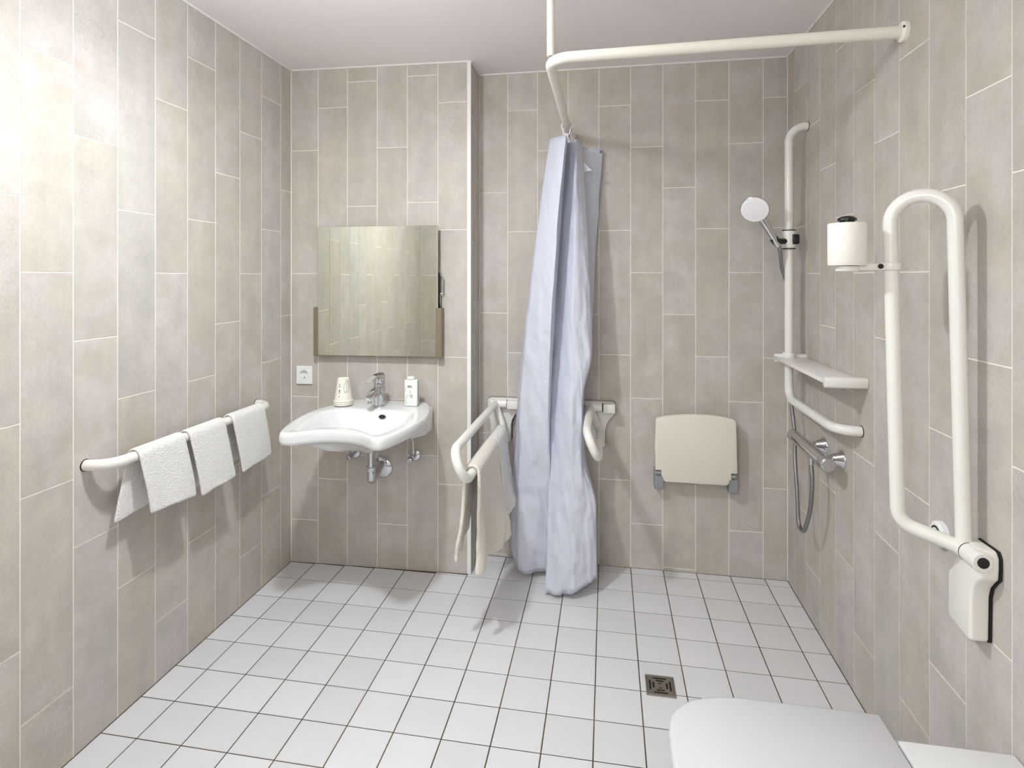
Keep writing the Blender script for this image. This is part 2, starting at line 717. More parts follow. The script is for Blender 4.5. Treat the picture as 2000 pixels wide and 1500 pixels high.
def basin():
    t = thing('washbasin', 'white ceramic washbasin with inward curved front edge below the mirror', 'washbasin', (BX, 2.57, 0.66))
    half = [(0.0, 2.030), (0.05, 2.026), (0.10, 2.008), (0.14, 1.982), (0.17, 1.962), (0.193, 1.958), (0.212, 1.972), (0.232, 2.02), (0.252, 2.10),
            (0.266, 2.19), (0.270, 2.28), (0.262, 2.35), (0.245, 2.42), (0.225, 2.48), (0.205, 2.53), (0.185, 2.562), (0.15, 2.574), (0.08, 2.575), (0.0, 2.575)]
    sm = [(p.x, p.y) for p in spline([(a, b, 0) for a, b in half], 4)]
    out = [(-a, b) for a, b in sm[::-1]][:-1] + sm[:-1]      # starts at the wall, runs round the front
    n = len(out)
    cx, cy = 0.0, 2.235

    def inner(i):
        a, b = out[i]
        dx, dy = a - cx, b - cy
        L = math.hypot(dx, dy)
        k = (L - 0.045) / L
        ix, iy = cx + dx * k, cy + dy * k
        if iy > 2.36:                                         # the flat deck behind the bowl
            iy = 2.36 + (iy - 2.36) * 0.12
        if iy > 2.25:
            ix *= 1 - 0.22 * ((iy - 2.25) / 0.14) ** 2
        return ix, iy

    inn = [inner(i) for i in range(n)]
    rings = []

    def ring(src, k, z, zfn=None, c=(cx, cy)):
        rings.append([Vector((BX + c[0] + (a - c[0]) * k, c[1] + (b - c[1]) * k, z if zfn is None else zfn(a, b))) for a, b in src])
    bc = (0.0, 2.27)
    ring(out, 0.10, 0.686, c=bc)
    ring(out, 0.32, 0.691, c=bc)
    ring(out, 0.50, 0.710, c=bc)
    ring(out, 0.65, 0.738, c=bc)
    ring(out, 0.79, 0.757, c=bc)
    ring(out, 0.90, 0.766, c=bc)
    ring(out, 0.96, 0.769, c=bc)
    ring(out, 0.99, 0.776, c=bc)
    ring(out, 1.0, 0.785, c=bc)
    ring(out, 1.0, 0.803, c=bc)
    ring(out, 0.993, 0.814, c=bc)
    ring(out, 0.978, 0.8195, c=bc)
    ring(out, 0.955, BZ, c=bc)
    mid = [((a[0] * 0.9 + b[0] * 0.1), (a[1] * 0.9 + b[1] * 0.1)) for a, b in zip(inn, out)]
    ring(mid, 1.0, BZ)
    ring(inn, 0.985, 0.8182)
    ring(inn, 0.955, 0.813)
    ring(inn, 0.915, 0.803)
    ring(inn, 0.86, 0.787)
    ring(inn, 0.77, 0.765)
    ring(inn, 0.64, 0.742)
    ring(inn, 0.46, 0.724)
    ring(inn, 0.25, 0.714)
    ring(inn, 0.1, 0.711)
    bm = bmesh.new()
    V = [[bm.verts.new(p) for p in r] for r in rings]
    for a, b in zip(V, V[1:]):
        for k in range(n):
            bm.faces.new((a[k], a[(k + 1) % n], b[(k + 1) % n], b[k]))
    bm.faces.new(V[0][::-1])
    bm.faces.new(V[-1])
    part('bowl', bm, 'ceramic', t, angle=60)
    # block at the wall under the deck
    bm = prism([(BX - 0.212, 2.573), (BX - 0.21, 2.47), (BX - 0.16, 2.40), (BX + 0.16, 2.40), (BX + 0.21, 2.47), (BX + 0.212, 2.573)], 0.686, 0.80, 'xy', 0.012, 3)
    part('wall_apron', bm, 'ceramic', t)
    bm = bmesh.new()
    add_lathe(bm, [(0, -0.002), (0.014, -0.002), (0.014, 0.0015), (0, 0.0015)], (0, 0, 0), (0, 0, 1), 20)
    bmesh.ops.transform(bm, matrix=Matrix.Translation((BX + 0.045, 2.3568, 0.795)) @ Matrix.Rotation(math.radians(62), 4, 'X') @ Matrix.Diagonal((1.15, 0.62, 1, 1)), verts=bm.verts[:])
    o = part('overflow_opening', bm, 'black_plastic', t)
    o['label'] = 'small dark oval overflow opening'
    part('drain_cap', lathe([(0, 0.004), (0.018, 0.004), (0.022, 0.0), (0.022, -0.004), (0, -0.004)], (BX, 2.235, 0.712), (0, 0, 1)), 'chrome', t)


basin()


def faucet():
    fx, fy = BX - 0.008, 2.452
    t = thing('basin_faucet', 'chrome single lever faucet standing on the washbasin', 'faucet', (fx, fy, BZ))
    part('body', lathe([(0.0, 0.001), (0.029, 0.001), (0.029, 0.004), (0.0265, 0.007), (0.026, 0.105), (0.0, 0.105)], (fx, fy, BZ), (0, 0, 1), 28), 'chrome', t)
    bm = bmesh.new()
    prof = [(fy - 0.012, BZ + 0.055), (fy - 0.118, BZ + 0.046), (fy - 0.122, BZ + 0.064), (fy - 0.07, BZ + 0.082), (fy - 0.012, BZ + 0.097)]
    merge(bm, prism(prof, fx - 0.017, fx + 0.017, 'yz', 0.004, 2))
    sp = part('spout', bm, 'chrome', t)
    part('aerator', lathe([(0, -0.012), (0.011, -0.012), (0.011, 0.004), (0, 0.004)], (fx, fy - 0.104, BZ + 0.046), (0, 0.12, 1), 18), 'chrome', sp, holder=t)
    part('lever_hub', lathe([(0.0, 0.107), (0.025, 0.107), (0.026, 0.112), (0.026, 0.142), (0.023, 0.146), (0.0, 0.147)], (fx, fy, BZ), (0, 0, 1), 28), 'chrome', t)
    bm = bmesh.new()
    prof = [(fy + 0.02, BZ + 0.146), (fy - 0.03, BZ + 0.144), (fy - 0.115, BZ + 0.128), (fy - 0.117, BZ + 0.133), (fy - 0.06, BZ + 0.148), (fy + 0.02, BZ + 0.151)]
    merge(bm, prism(prof, fx - 0.014, fx + 0.014, 'yz', 0.0015, 1))
    part('lever', bm, 'chrome', t)


faucet()


def basin_plumbing():
    px, py = BX - 0.014, 2.372
    wy = nib_y(-1.06)
    t = thing('basin_trap', 'chrome drain trap under the washbasin ending in a wall rosette', 'drain trap', (px, py, 0.50))
    bm = bmesh.new()
    add_tube(bm, [(px, py, 0.690), (px, py, 0.56)], 0.0165, 20)
    part('tailpipe', bm, 'chrome', t)
    part('collar', lathe([(0, 0), (0.023, 0.0), (0.024, 0.006), (0.019, 0.014), (0, 0.014)], (px, py, 0.672), (0, 0, 1)), 'chrome', t)
    part('slip_nut', lathe([(0, 0), (0.021, 0.0), (0.0235, 0.004), (0.0235, 0.016), (0.02, 0.02), (0, 0.02)], (px, py, 0.548), (0, 0, 1)), 'chrome', t)
    bm = bmesh.new()
    add_tube(bm, fillet([(px, py, 0.552), (px, py, 0.497), (px - 0.036, wy + 0.002, 0.507)], 0.032, 8), 0.0195, 20)
    part('elbow', bm, 'chrome', t)
    part('rosette', lathe([(0, 0.012), (0.024, 0.012), (0.046, 0.007), (0.052, 0.002), (0.052, 0.0), (0, 0.0)], (px - 0.036, nib_y(px - 0.036) - 0.0005, 0.490), (-0.0338, -1, 0), 32), 'chrome', t)
    for vx, vz, lab in ((-1.215, 0.556, 'chrome angle valve on the wall left of the drain trap'), (-0.912, 0.557, 'chrome angle valve on the wall right of the drain trap')):
        y = nib_y(vx)
        t = thing('angle_valve', lab, 'valve', (vx, y, vz), group='angle valves under the washbasin')
        part('rosette', lathe([(0, 0.010), (0.012, 0.010), (0.024, 0.005), (0.027, 0.0), (0, 0.0)], (vx, y - 0.0005, vz), (0, -1, 0), 28), 'chrome', t)
        bm = bmesh.new()
        add_tube(bm, [(vx, y - 0.004, vz), (vx, y - 0.045, vz)], 0.010, 14)
        part('body', bm, 'chrome', t)
        part('knob', lathe([(0, 0), (0.013, 0), (0.015, 0.003), (0.015, 0.018), (0.012, 0.021), (0, 0.021)], (vx - 0.004, y - 0.045, vz - 0.004), (-0.3, -1, -0.3), 12), 'chrome', t)
        bm = bmesh.new()
        add_tube(bm, spline([(vx, y - 0.03, vz + 0.006), (vx, y - 0.03, vz + 0.05), (vx * 0.985 - 0.0154, y - 0.045, vz + 0.125)], 6), 0.004, 8)
        part('supply_tube', bm, 'chrome', t)


basin_plumbing()


def cups():
    cx, cy = -1.206, 2.435
    for k in range(3):
        lab = ['bottom paper cup of the upturned stack on the washbasin, only its rim showing',
               'middle paper cup of the upturned stack on the washbasin, only its rim showing',
               'top paper cup of the upturned stack, cream with a leaf drawing'][k]
        z = BZ + 0.0035 + 0.0085 * k
        t = thing('paper_cup', lab, 'cup', (cx, cy, z), group='upturned paper cups on the washbasin')
        R0, R1, h = 0.0405, 0.0265, 0.105
        prof = [(R0 - 0.0006, 0.004), (R0 - 0.0006, 0.004), (R1 - 0.0006, h - 0.006), (0, h - 0.006), (0, h - 0.0045), (R1 - 0.003, h - 0.0045), (R1 - 0.002, h), (R1, h), (R0, 0.005)]
        part('wall', lathe(prof, (cx, cy, z), (0, 0, 1), 32), 'cup_paper', t)
        bm = bmesh.new()
        ringp = [(cx + (R0 + 0.0006) * math.cos(a), cy + (R0 + 0.0006) * math.sin(a), z + 0.003) for a in [2 * math.pi * i / 32 for i in range(33)]]
        add_tube(bm, ringp, 0.0026, 8, False)
        part('rim', bm, 'cup_paper', t)
        if k == 2:
            bm = bmesh.new()

            def onc(ang, hh, lift=0.0004):
                r = R0 + (R1 - R0) * (hh - 0.005) / (h - 0.005) + lift
                return (cx + r * math.sin(ang), cy - r * math.cos(ang), z + hh)

            def mark(a0, a1, h0, h1):
                vs4 = [bm.verts.new(onc(a, hh)) for a, hh in ((a0, h0), (a1, h0), (a1, h1), (a0, h1))]
                bm.faces.new(vs4)
            for a0, h0, wd, ht in ((-0.16, 0.078, 0.10, 0.005), (-0.02, 0.079, 0.06, 0.003), (-0.14, 0.068, 0.13, 0.006), (-0.15, 0.053, 0.19, 0.004), (-0.15, 0.047, 0.19, 0.004), (-0.15, 0.041, 0.19, 0.003), (-0.11, 0.024, 0.09, 0.006)):
                mark(a0, a0 + wd, h0, h0 + ht)
            leaf = [onc(0.95 + 0.42 * math.cos(q) + 0.1 * math.sin(q), 0.070 + 0.026 * math.sin(q) * (1 + 0.15 * math.sin(5 * q)), 0.0006) for q in [2 * math.pi * i / 40 for i in range(41)]]
            add_tube(bm, leaf, 0.0005, 5, False)
            add_tube(bm, [onc(0.85, 0.045, 0.0006), onc(0.95, 0.07, 0.0006), onc(1.1, 0.092, 0.0006)], 0.0004, 5, False)
            o = part('print', bm, 'print_ink', t, smooth=False)
            o['label'] = 'dark leaf outline and small lettering'


cups()


def bottle():
    cx, cy = -0.888, 2.476
    t = thing('soap_bottle', 'flat white and pale green soap bottle at the right of the washbasin', 'bottle', (cx, cy, BZ), -0.03)
    w, d, h = 0.031, 0.017, 0.122
    bm = box((cx - w, cy - d, BZ + 0.001), (cx + w, cy, BZ + h), 0.006, 3)
    o = new_obj('front_shell', bm, 'bottle_white', None, True)
    bm2 = box((cx - w, cy + 0.0012, BZ + 0.001), (cx + w, cy + d + 0.001, BZ + h), 0.006, 3)
    o2 = new_obj('back_shell', bm2, 'bottle_green', None, True)
    bm3 = box((cx - w + 0.001, cy - 0.0005, BZ + 0.003), (cx + w - 0.001, cy + 0.0015, BZ + h - 0.003))
    o3 = new_obj('seam', bm3, 'print_ink', None)
    bm4 = lathe([(0, 0), (0.0165, 0), (0.0165, 0.009), (0.0155, 0.013), (0.012, 0.0145), (0, 0.0148)], (cx - 0.004, cy, BZ + h - 0.001), (0, 0, 1), 24)
    o4 = new_obj('cap', bm4, 'bottle_white', None, True)
    bm5 = bmesh.new()
    f = cy - d - 0.0004

    def q(x0, z0, ww, hh):
        bm5.faces.new([bm5.verts.new((cx + a, f, BZ + b)) for a, b in ((x0, z0), (x0 + ww, z0), (x0 + ww, z0 + hh), (x0, z0 + hh))])
    # small lettering and line drawing
    for x0, z0, ww, hh in ((-0.014, 0.086, 0.003, 0.010), (-0.011, 0.093, 0.004, 0.003), (-0.009, 0.086, 0.003, 0.010), (-0.003, 0.086, 0.003, 0.010), (0.001, 0.090, 0.003, 0.006), (0.004, 0.086, 0.003, 0.004),
                           (-0.004, 0.070, 0.004, 0.002), (-0.002, 0.062, 0.002, 0.006),
                           (-0.004, 0.052, 0.014, 0.002), (-0.002, 0.047, 0.012, 0.002), (-0.004, 0.042, 0.014, 0.002)):
        q(x0, z0, ww, hh)
    for path in ([(-0.026, 0.088), (-0.023, 0.081), (-0.026, 0.073), (-0.021, 0.066)], [(-0.008, 0.052), (-0.016, 0.049), (-0.024, 0.040), (-0.016, 0.034)], [(-0.026, 0.030), (-0.02, 0.024), (-0.024, 0.016), (-0.019, 0.012)]):
        add_tube(bm5, [(cx + a, f, BZ + b) for a, b in path], 0.0006, 5)
    o5 = new_obj('print', bm5, 'print_ink', None)
    o5['label'] = 'small dark lettering and drawn stems'
    for o_ in (o, o2, o3, o4, o5):
        o_.data.transform(Matrix.Translation((-cx, -cy, -BZ)))
        o_.parent = t


bottle()


def socket():
    x, z = -1.4755, 0.930
    y = nib_y(x)
    t = thing('wall_socket', 'square white wall socket left of the washbasin', 'socket', (x, y, z), NIB_ANG)
    bm = box((-0.0415, -0.011, -0.0445), (0.0415, -0.0005, 0.0445), 0.003, 2)
    new_obj('cover_plate', bm, 'plastic_white', t, False)
    bm = lathe([(0.0225, 0.0), (0.0225, 0.0016), (0.0205, 0.0022), (0.0195, 0.0014), (0.0195, -0.006), (0, -0.006)], (0, -0.0105, 0.003), (0, -1, 0), 32)
    new_obj('insert', bm, 'plastic_white', t, True)
    bm = bmesh.new()  # dark arc and small marks laid flat on the insert
    for k in range(7):
        a = math.radians(25 + 130 * k / 6)
        add_box(bm, (0.019 * math.cos(a) - 0.0022, -0.0129, 0.003 + 0.019 * math.sin(a) - 0.0016), (0.019 * math.cos(a) + 0.0022, -0.0125, 0.003 + 0.019 * math.sin(a) + 0.0016))
    for k in range(3):
        a = math.radians(50 + 80 * k / 2)
        add_box(bm, (0.011 * math.cos(a) - 0.0016, -0.0129, 0.003 + 0.011 * math.sin(a) - 0.0022), (0.011 * math.cos(a) + 0.0016, -0.0125, 0.003 + 0.011 * math.sin(a) + 0.0022))
    add_box(bm, (-0.001, -0.0129, -0.014), (0.004, -0.0125, -0.010))
    add_box(bm, (0.003, -0.0129, -0.0115), (0.0065, -0.0125, -0.0085))
    o = new_obj('dark_marks', bm, 'print_ink', t)
    o['label'] = 'dark arc and small dark marks'


socket()


def mirror():
    x0, x1, z0, z1 = -1.388, -0.787, 1.036, 1.658
    xc = (x0 + x1) / 2
    w, h = (x1 - x0) / 2, (z1 - z0)
    t = thing('wall_mirror', 'square frameless wall mirror with brown side brackets above the washbasin', 'mirror', (xc, nib_y(xc), z0), NIB_ANG)
    new_obj('glass', box((-w, -0.045, 0), (w, -0.0405, h), 0.0012, 1), 'mirror_glass', t)
    new_obj('backing', box((-w + 0.012, -0.0403, 0.012), (w - 0.006, -0.030, h - 0.012)), 'dark_gap', t)
    for s in (-1, 1):
        b = new_obj('bracket', box((s * w - 0.011 if s > 0 else -w - 0.020, -0.050, -0.004), (w + 0.018 if s > 0 else -w + 0.002, -0.004, 0.232), 0.002, 1), 'bronze_bracket', t)
        b['label'] = 'brown metal side bracket'
    bm = bmesh.new()
    add_tube(bm, fillet([(w + 0.004, -0.024, 0.235), (w + 0.004, -0.024, 0.30), (w + 0.017, -0.022, 0.30), (w + 0.017, -0.022, 0.375), (w + 0.004, -0.024, 0.39), (w + 0.002, -0.024, 0.41)], 0.006, 4), 0.0032, 10)
    new_obj('tilt_lever', bm, 'chrome', t, True)
    new_obj('tilt_rod', tube([(w + 0.001, -0.026, 0.23), (w + 0.001, -0.026, 0.40)], 0.004, 10), 'dark_gap', t, True)
    new_obj('wall_fixing', box((-w + 0.06, -0.031, 0.10), (w - 0.06, -0.0008, 0.17)), 'hinge_grey', t)


mirror()


# ------------------------------------------------------------------ towel rail and towels on the left wall
def left_rail():
    xo, z = -1.474, 0.848
    t = thing('towel_rail', 'white wall rail on the left wall holding three small towels', 'rail', (XL, 1.87, z))
    path = fillet([(XL + 0.001, 1.452, z), (xo, 1.462, z), (xo, 2.278, z), (XL + 0.001, 2.288, z)], 0.068, 10)
    part('tube', tube(path, 0.0165, 20), 'rail_white', t)
    for y in (1.452, 2.288):
        part('wall_seal', lathe([(0, 0), (0.0185, 0), (0.0185, 0.0015), (0, 0.0015)], (XL + 0.0002, y, z), (1, 0, 0), 24), 'dark_gap', t)


left_rail()


def draped(name, label, group, ax, side, tube_c, r, top, front, back, zf, zb_, thick, material, nu=16, nv=15, spread=(0.02, 0.02), seed=0, wob=0.006, fringe=None):
    """cloth over a horizontal tube. ax: axis of the tube ('y'); side: +1 if the visible side lies towards +x.
    top/front/back: (start, end) along the tube at the crest, the visible hem, the hidden hem"""
    rows = []
    xc, zc = tube_c
    for i in range(nu + 1):
        u = i / nu
        row = []

        def Y(pair):
            return pair[0] + (pair[1] - pair[0]) * u
        zfu = zf[0] + (zf[1] - zf[0]) * u
        zbu = zb_[0] + (zb_[1] - zb_[0]) * u
        for j in range(nv + 1):                                  # hidden hem -> crest
            v = j / nv
            y = Y(back) + (Y(top) - Y(back)) * v
            zz = zbu + (zc - zbu) * v
            x = xc - side * (r + spread[1] * (1 - v))
            row.append(Vector((x, y, zz)))
        for j in range(1, 8):                                    # over the tube
            a = math.pi * j / 8
            row.append(Vector((xc - side * r * math.cos(a), Y(top), zc + r * math.sin(a))))
        for j in range(nv + 1):                                  # crest -> visible hem
            v = j / nv
            y = Y(top) + (Y(front) - Y(top)) * v
            zz = zc + (zfu - zc) * v
            sp = spread[0][0] + (spread[0][1] - spread[0][0]) * u if isinstance(spread[0], tuple) else spread[0]
            x = xc + side * (r + sp * v)
            row.append(Vector((x, y, zz)))
        m = len(row)
        for j, p in enumerate(row):
            hang = max(0.0, (zc - p.z) / 0.25)
            dn = noise.noise(Vector((p.y * 9 + seed, p.z * 4, seed * 3.1 + (0 if j < m / 2 else 9))))
            p.x += wob * hang * (dn * (1.6 if j >= m / 2 else 0.6) + 0.5 * noise.noise(Vector((p.y * 30 + seed, p.z * 9, seed + 2.0))))
            p.y += wob * hang * noise.noise(Vector((p.z * 13, seed * 1.7, p.x * 6)))
            if j in (0, m - 1):
                p.z += 0.011 * noise.noise(Vector((p.y * 16, seed, 0.3)))
        rows.append(row)
    bm = sheet(rows)
    o = new_obj(name, bm, material, None, True)
    base = Vector((xc, (top[0] + top[1]) / 2, min(zf[0], zb_[0])))
    o.data.transform(Matrix.Translation(-base))
    o.location = base
    solidify(o, thick, 0.0, 1)
    tag(o, label, 'towel', group)
    return o


G = 'small white towels on the left wall rail'
draped('hand_towel', 'nearest small white towel on the left wall rail, back layer showing', G, 'y', 1, (-1.474, 0.848), 0.0225, (1.545, 1.742), (1.582, 1.785), (1.508, 1.69), (0.655, 0.640), (0.652, 0.660), 0.008, 'towel_terry', spread=(0.012, 0.012), seed=1)
draped('hand_towel', 'middle small white towel on the left wall rail', G, 'y', 1, (-1.474, 0.848), 0.0225, (1.762, 1.950), (1.806, 1.992), (1.755, 1.94), (0.630, 0.632), (0.612, 0.640), 0.008, 'towel_terry', spread=(0.014, 0.012), seed=5)
draped('hand_towel', 'farthest small white towel on the left wall rail, beside the washbasin', G, 'y', 1, (-1.474, 0.848), 0.0225, (1.992, 2.200), (2.040, 2.240), (1.965, 2.17), (0.628, 0.640), (0.665, 0.650), 0.008, 'towel_terry', spread=(0.012, 0.012), seed=9)


# ------------------------------------------------------------------ hinged grab rails
def rail_path(hinge, axis, down, side, length, off=(0.106, 0.046), join=0.040):
    hinge, axis, down, side = (Vector(v) for v in (hinge, axis, down, side))
    axis.normalize()
    offv = down * off[0] + side * off[1]
    R = offv.length / 2
    e = offv.normalized()
    pts = [hinge]
    c = hinge + axis * (length - R) + offv / 2
    for k in range(17):
        a = math.pi * k / 16
        pts.append(c - e * (R * math.cos(a)) + axis * (R * math.sin(a)))
    tail = fillet([pts[-1], hinge + axis * join + offv, hinge + axis * (join - 0.03)], 0.042, 8)
    return pts + tail[1:]


def wall_rail(t, hinge, length, dx, gap):
    """lowered rail on the recess wall; dx shifts the wall plate"""
    path = rail_path(hinge, (0, -1, 0), (0, 0, -1), (1, 0, 0), length)
    part('tube', tube(path, 0.0176, 20), 'rail_white', t)
    out = [(-0.589, 0.722), (-0.589, 0.800), (-0.580, 0.809), (-0.434, 0.809), (-0.426, 0.801), (-0.426, 0.765), (-0.431, 0.750), (-0.452, 0.728), (-0.466, 0.703), (-0.472, 0.675), (-0.473, 0.600), (-0.480, 0.592), (-0.566, 0.592), (-0.573, 0.600), (-0.574, 0.675), (-0.578, 0.700)]
    part('wall_plate', prism([(a + dx, b) for a, b in out], YB - 0.042, YB - 0.004, 'xz', 0.004, 2), 'rail_white', t)
    part('gasket', prism([(a + dx + (0.002 if a > -0.5 else -0.002), b) for a, b in out], YB - 0.004, YB - 0.0003, 'xz'), 'dark_gap', t, smooth=False)
    bm = bmesh.new()
    add_lathe(bm, [(0, 0), (0.019, 0), (0.021, 0.002), (0.021, 0.078), (0.019, 0.080), (0, 0.080)], (hinge[0] - 0.022, hinge[1], hinge[2]), (1, 0, 0), 24)
    h = part('hinge', bm, 'rail_white', t)
    bm = bmesh.new()
    add_lathe(bm, [(0, 0), (0.0208 + gap * 0.3, 0), (0.0208 + gap * 0.3, gap), (0, gap)], (hinge[0] + 0.0585, hinge[1], hinge[2]), (1, 0, 0), 24)
    part('hinge_gap', bm, 'dark_gap', h, holder=t)
    part('hinge_end', box((hinge[0] + 0.059 + gap, hinge[1] - 0.022, hinge[2] - 0.022), (hinge[0] + 0.119, YB - 0.043, hinge[2] + 0.019), 0.004, 2), 'rail_white', h, holder=t)


t = thing('hinged_grab_rail', 'lowered white hinged grab rail carrying towels beside the projecting wall', 'grab rail', (-0.52, YB, 0.70), group='hinged grab rails')
wall_rail(t, (-0.545, 2.728, 0.788), 0.785, 0.0, 0.0006)
t = thing('hinged_grab_rail', 'short lowered white hinged grab rail partly behind the shower curtain', 'grab rail', (-0.05, YB, 0.70), group='hinged grab rails')
wall_rail(t, (-0.081, 2.728, 0.788), 0.465, 0.464, 0.003)

G = 'large towels on the lowered grab rail'
draped('bath_towel', 'long cream towel at the front end of the lowered grab rail', G, 'y', 1, (-0.499, 0.682), 0.026, (2.045, 2.405), (2.055, 2.425), (2.035, 2.22), (0.285, 0.285), (0.335, 0.46), 0.014, 'towel_cream', nu=30, nv=18, spread=((-0.012, 0.034), 0.026), seed=21, wob=0.022)
draped('bath_towel', 'shorter white towel near the wall end of the lowered grab rail', G, 'y', 1, (-0.499, 0.682), 0.025, (2.415, 2.625), (2.432, 2.645), (2.415, 2.61), (0.325, 0.38), (0.42, 0.47), 0.012, 'towel_terry', nu=20, nv=16, spread=(0.034, 0.02), seed=33, wob=0.018)


def folded_rail():
    hinge = Vector((0.790, 1.412, 0.806))
    axis = Vector((-0.0236, 0, 1)).normalized()
    t = thing('hinged_grab_rail', 'white hinged grab rail folded up against the right wall', 'grab rail', (XR, 1.41, 0.70), group='hinged grab rails')
    path = rail_path(hinge, axis, Vector((-1, 0, -0.0236)), (0, 1, 0), 0.800, (0.106, 0.060), 0.030)
    part('tube', tube(path, 0.0158, 22), 'rail_white', t)
    out = [(1.468, 0.730), (1.468, 0.632), (1.462, 0.624), (1.392, 0.612), (1.384, 0.618), (1.382, 0.715), (1.376, 0.738), (1.362, 0.757), (1.352, 0.768), (1.350, 0.790), (1.350, 0.815), (1.358, 0.828), (1.420, 0.828), (1.432, 0.815), (1.440, 0.775), (1.452, 0.750)]
    part('wall_plate', prism(out, XR - 0.042, XR - 0.004, 'yz', 0.006, 3), 'rail_white', t)
    part('gasket', prism([(a - (0.002 if a < 1.4 else -0.001), b) for a, b in out], XR - 0.004, XR - 0.0003, 'yz'), 'dark_gap', t, smooth=False)
    h = part('hinge', lathe([(0, 0), (0.019, 0), (0.021, 0.002), (0.021, 0.083), (0.019, 0.085), (0, 0.085)], (hinge.x, 1.346, hinge.z), (0, 1, 0), 28), 'rail_white', t)
    part('hinge_gap', lathe([(0, 0), (0.0214, 0), (0.0214, 0.002), (0, 0.002)], (hinge.x, 1.393, hinge.z), (0, 1, 0), 28), 'dark_gap', h, holder=t)
    e = part('end_cap', lathe([(0, 0.0), (0.0115, 0.0), (0.0115, 0.003), (0, 0.003)], (hinge.x, 1.3445, hinge.z), (0, 1, 0), 24), 'black_plastic', h, holder=t)
    e['label'] = 'black round end cap'


folded_rail()


def wall_button():
    t = thing('wall_button', 'small white round wall button behind the foot of the folded grab rail', 'button', (XR, 1.565, 0.772))
    c = (XR - 0.0004, 1.565, 0.772)
    part('disc', lathe([(0, 0.016), (0.026, 0.016), (0.031, 0.012), (0.032, 0.0), (0, 0.0)], c, (-1, 0, 0), 32), 'plastic_white', t)
    part('ring', lathe([(0.015, 0.0155), (0.020, 0.0155), (0.020, 0.0168), (0.015, 0.0168), (0.015, 0.0155)], c, (-1, 0, 0), 32), 'dark_gap', t)
    part('push_face', lathe([(0, 0.020), (0.013, 0.020), (0.0148, 0.018), (0.0148, 0.015), (0, 0.015)], c, (-1, 0, 0), 32), 'plastic_white', t)


wall_button()


def paper():
    tx, ty = 0.669, 1.473            # free tube of the folded rail
    rx, ry = 0.574, 1.478
    z = 1.441
    t = thing('paper_holder', 'white toilet roll arm clamped to the folded grab rail', 'paper holder', (tx, ty, z))
    part('clamp', lathe([(0.0172, -0.009), (0.0205, -0.009), (0.0215, -0.007), (0.0215, 0.007), (0.0205, 0.009), (0.0172, 0.009)], (tx, ty, z), (0, 0, 1), 28), 'rail_white', t)
    part('arm', box((rx - 0.02, ry - 0.016, z - 0.009), (tx - 0.0185, ry + 0.004, z + 0.007), 0.003, 2), 'rail_white', t)
    part('foot', lathe([(0, -0.012), (0.024, -0.012), (0.026, -0.010), (0.026, 0.001), (0, 0.001)], (rx, ry, z), (0, 0, 1), 24), 'rail_white', t)
    s = part('screw', lathe([(0, 0), (0.006, 0), (0.006, 0.003), (0.003, 0.003), (0.003, 0.002), (0, 0.002)], (tx - 0.028, ry - 0.0155, z), (0, -1, 0), 16), 'black_plastic', t)
    s['label'] = 'small black screw'
    part('spindle', lathe([(0, 0.0015), (0.016, 0.0015), (0.016, 0.110), (0.021, 0.111), (0.0205, 0.116), (0.014, 0.121), (0.006, 0.1225), (0, 0.1225)], (rx, ry, z), (0, 0, 1), 28), 'black_plastic', t)
    r = tag(new_obj('toilet_roll', lathe([(0.0185, 0), (0.0405, 0), (0.0418, 0.002), (0.0420, 0.05), (0.0418, 0.100), (0.0405, 0.102), (0.0185, 0.102), (0.0185, 0.0)], (0, 0, 0), (0, 0, 1), 48), 'paper_roll', None, True, (rx, ry, z + 0.0025)), 'white toilet paper roll standing on the arm of the folded rail', 'toilet roll')
    sharp(r, 40)


paper()


# ------------------------------------------------------------------ shower rod and curtain
def rod():
    z = 2.107
    xr = -0.182
    t = thing('curtain_rod', 'white L-shaped shower curtain rod hung from the ceiling', 'curtain rod', (XR, 1.745, z))
    path = fillet([(XR - 0.002, 1.745, z), (xr, 1.772, z), (xr, YB - 0.002, z)], 0.07, 12)
    part('tube', tube(path, 0.0172, 22), 'rod_white', t)
    fl_ = part('wall_flange', lathe([(0, 0.014), (0.022, 0.014), (0.028, 0.010), (0.029, 0.0), (0, 0.0)], (XR - 0.0004, 1.745, z), (-1, 0, 0), 28), 'rod_white', t)
    part('flange_screw', lathe([(0, 0), (0.0035, 0), (0.0035, 0.0014), (0, 0.0014)], (XR - 0.0135, 1.7215, z + 0.006), (-1, -0.3, 0), 12), 'black_plastic', fl_, holder=t)
    part('wall_flange', lathe([(0, 0.014), (0.022, 0.014), (0.028, 0.010), (0.029, 0.0), (0, 0.0)], (xr, YB - 0.0004, z), (0, -1, 0), 28), 'rod_white', t)
    part('ceiling_tube', tube([(-0.182, 1.838, H - 0.0005), (-0.182, 1.838, 2.139)], 0.0135, 20), 'rod_white', t)
    part('support_pin', tube([(-0.182, 1.838, 2.140), (-0.182, 1.838, 2.118)], 0.004, 12), 'chrome', t)


rod()


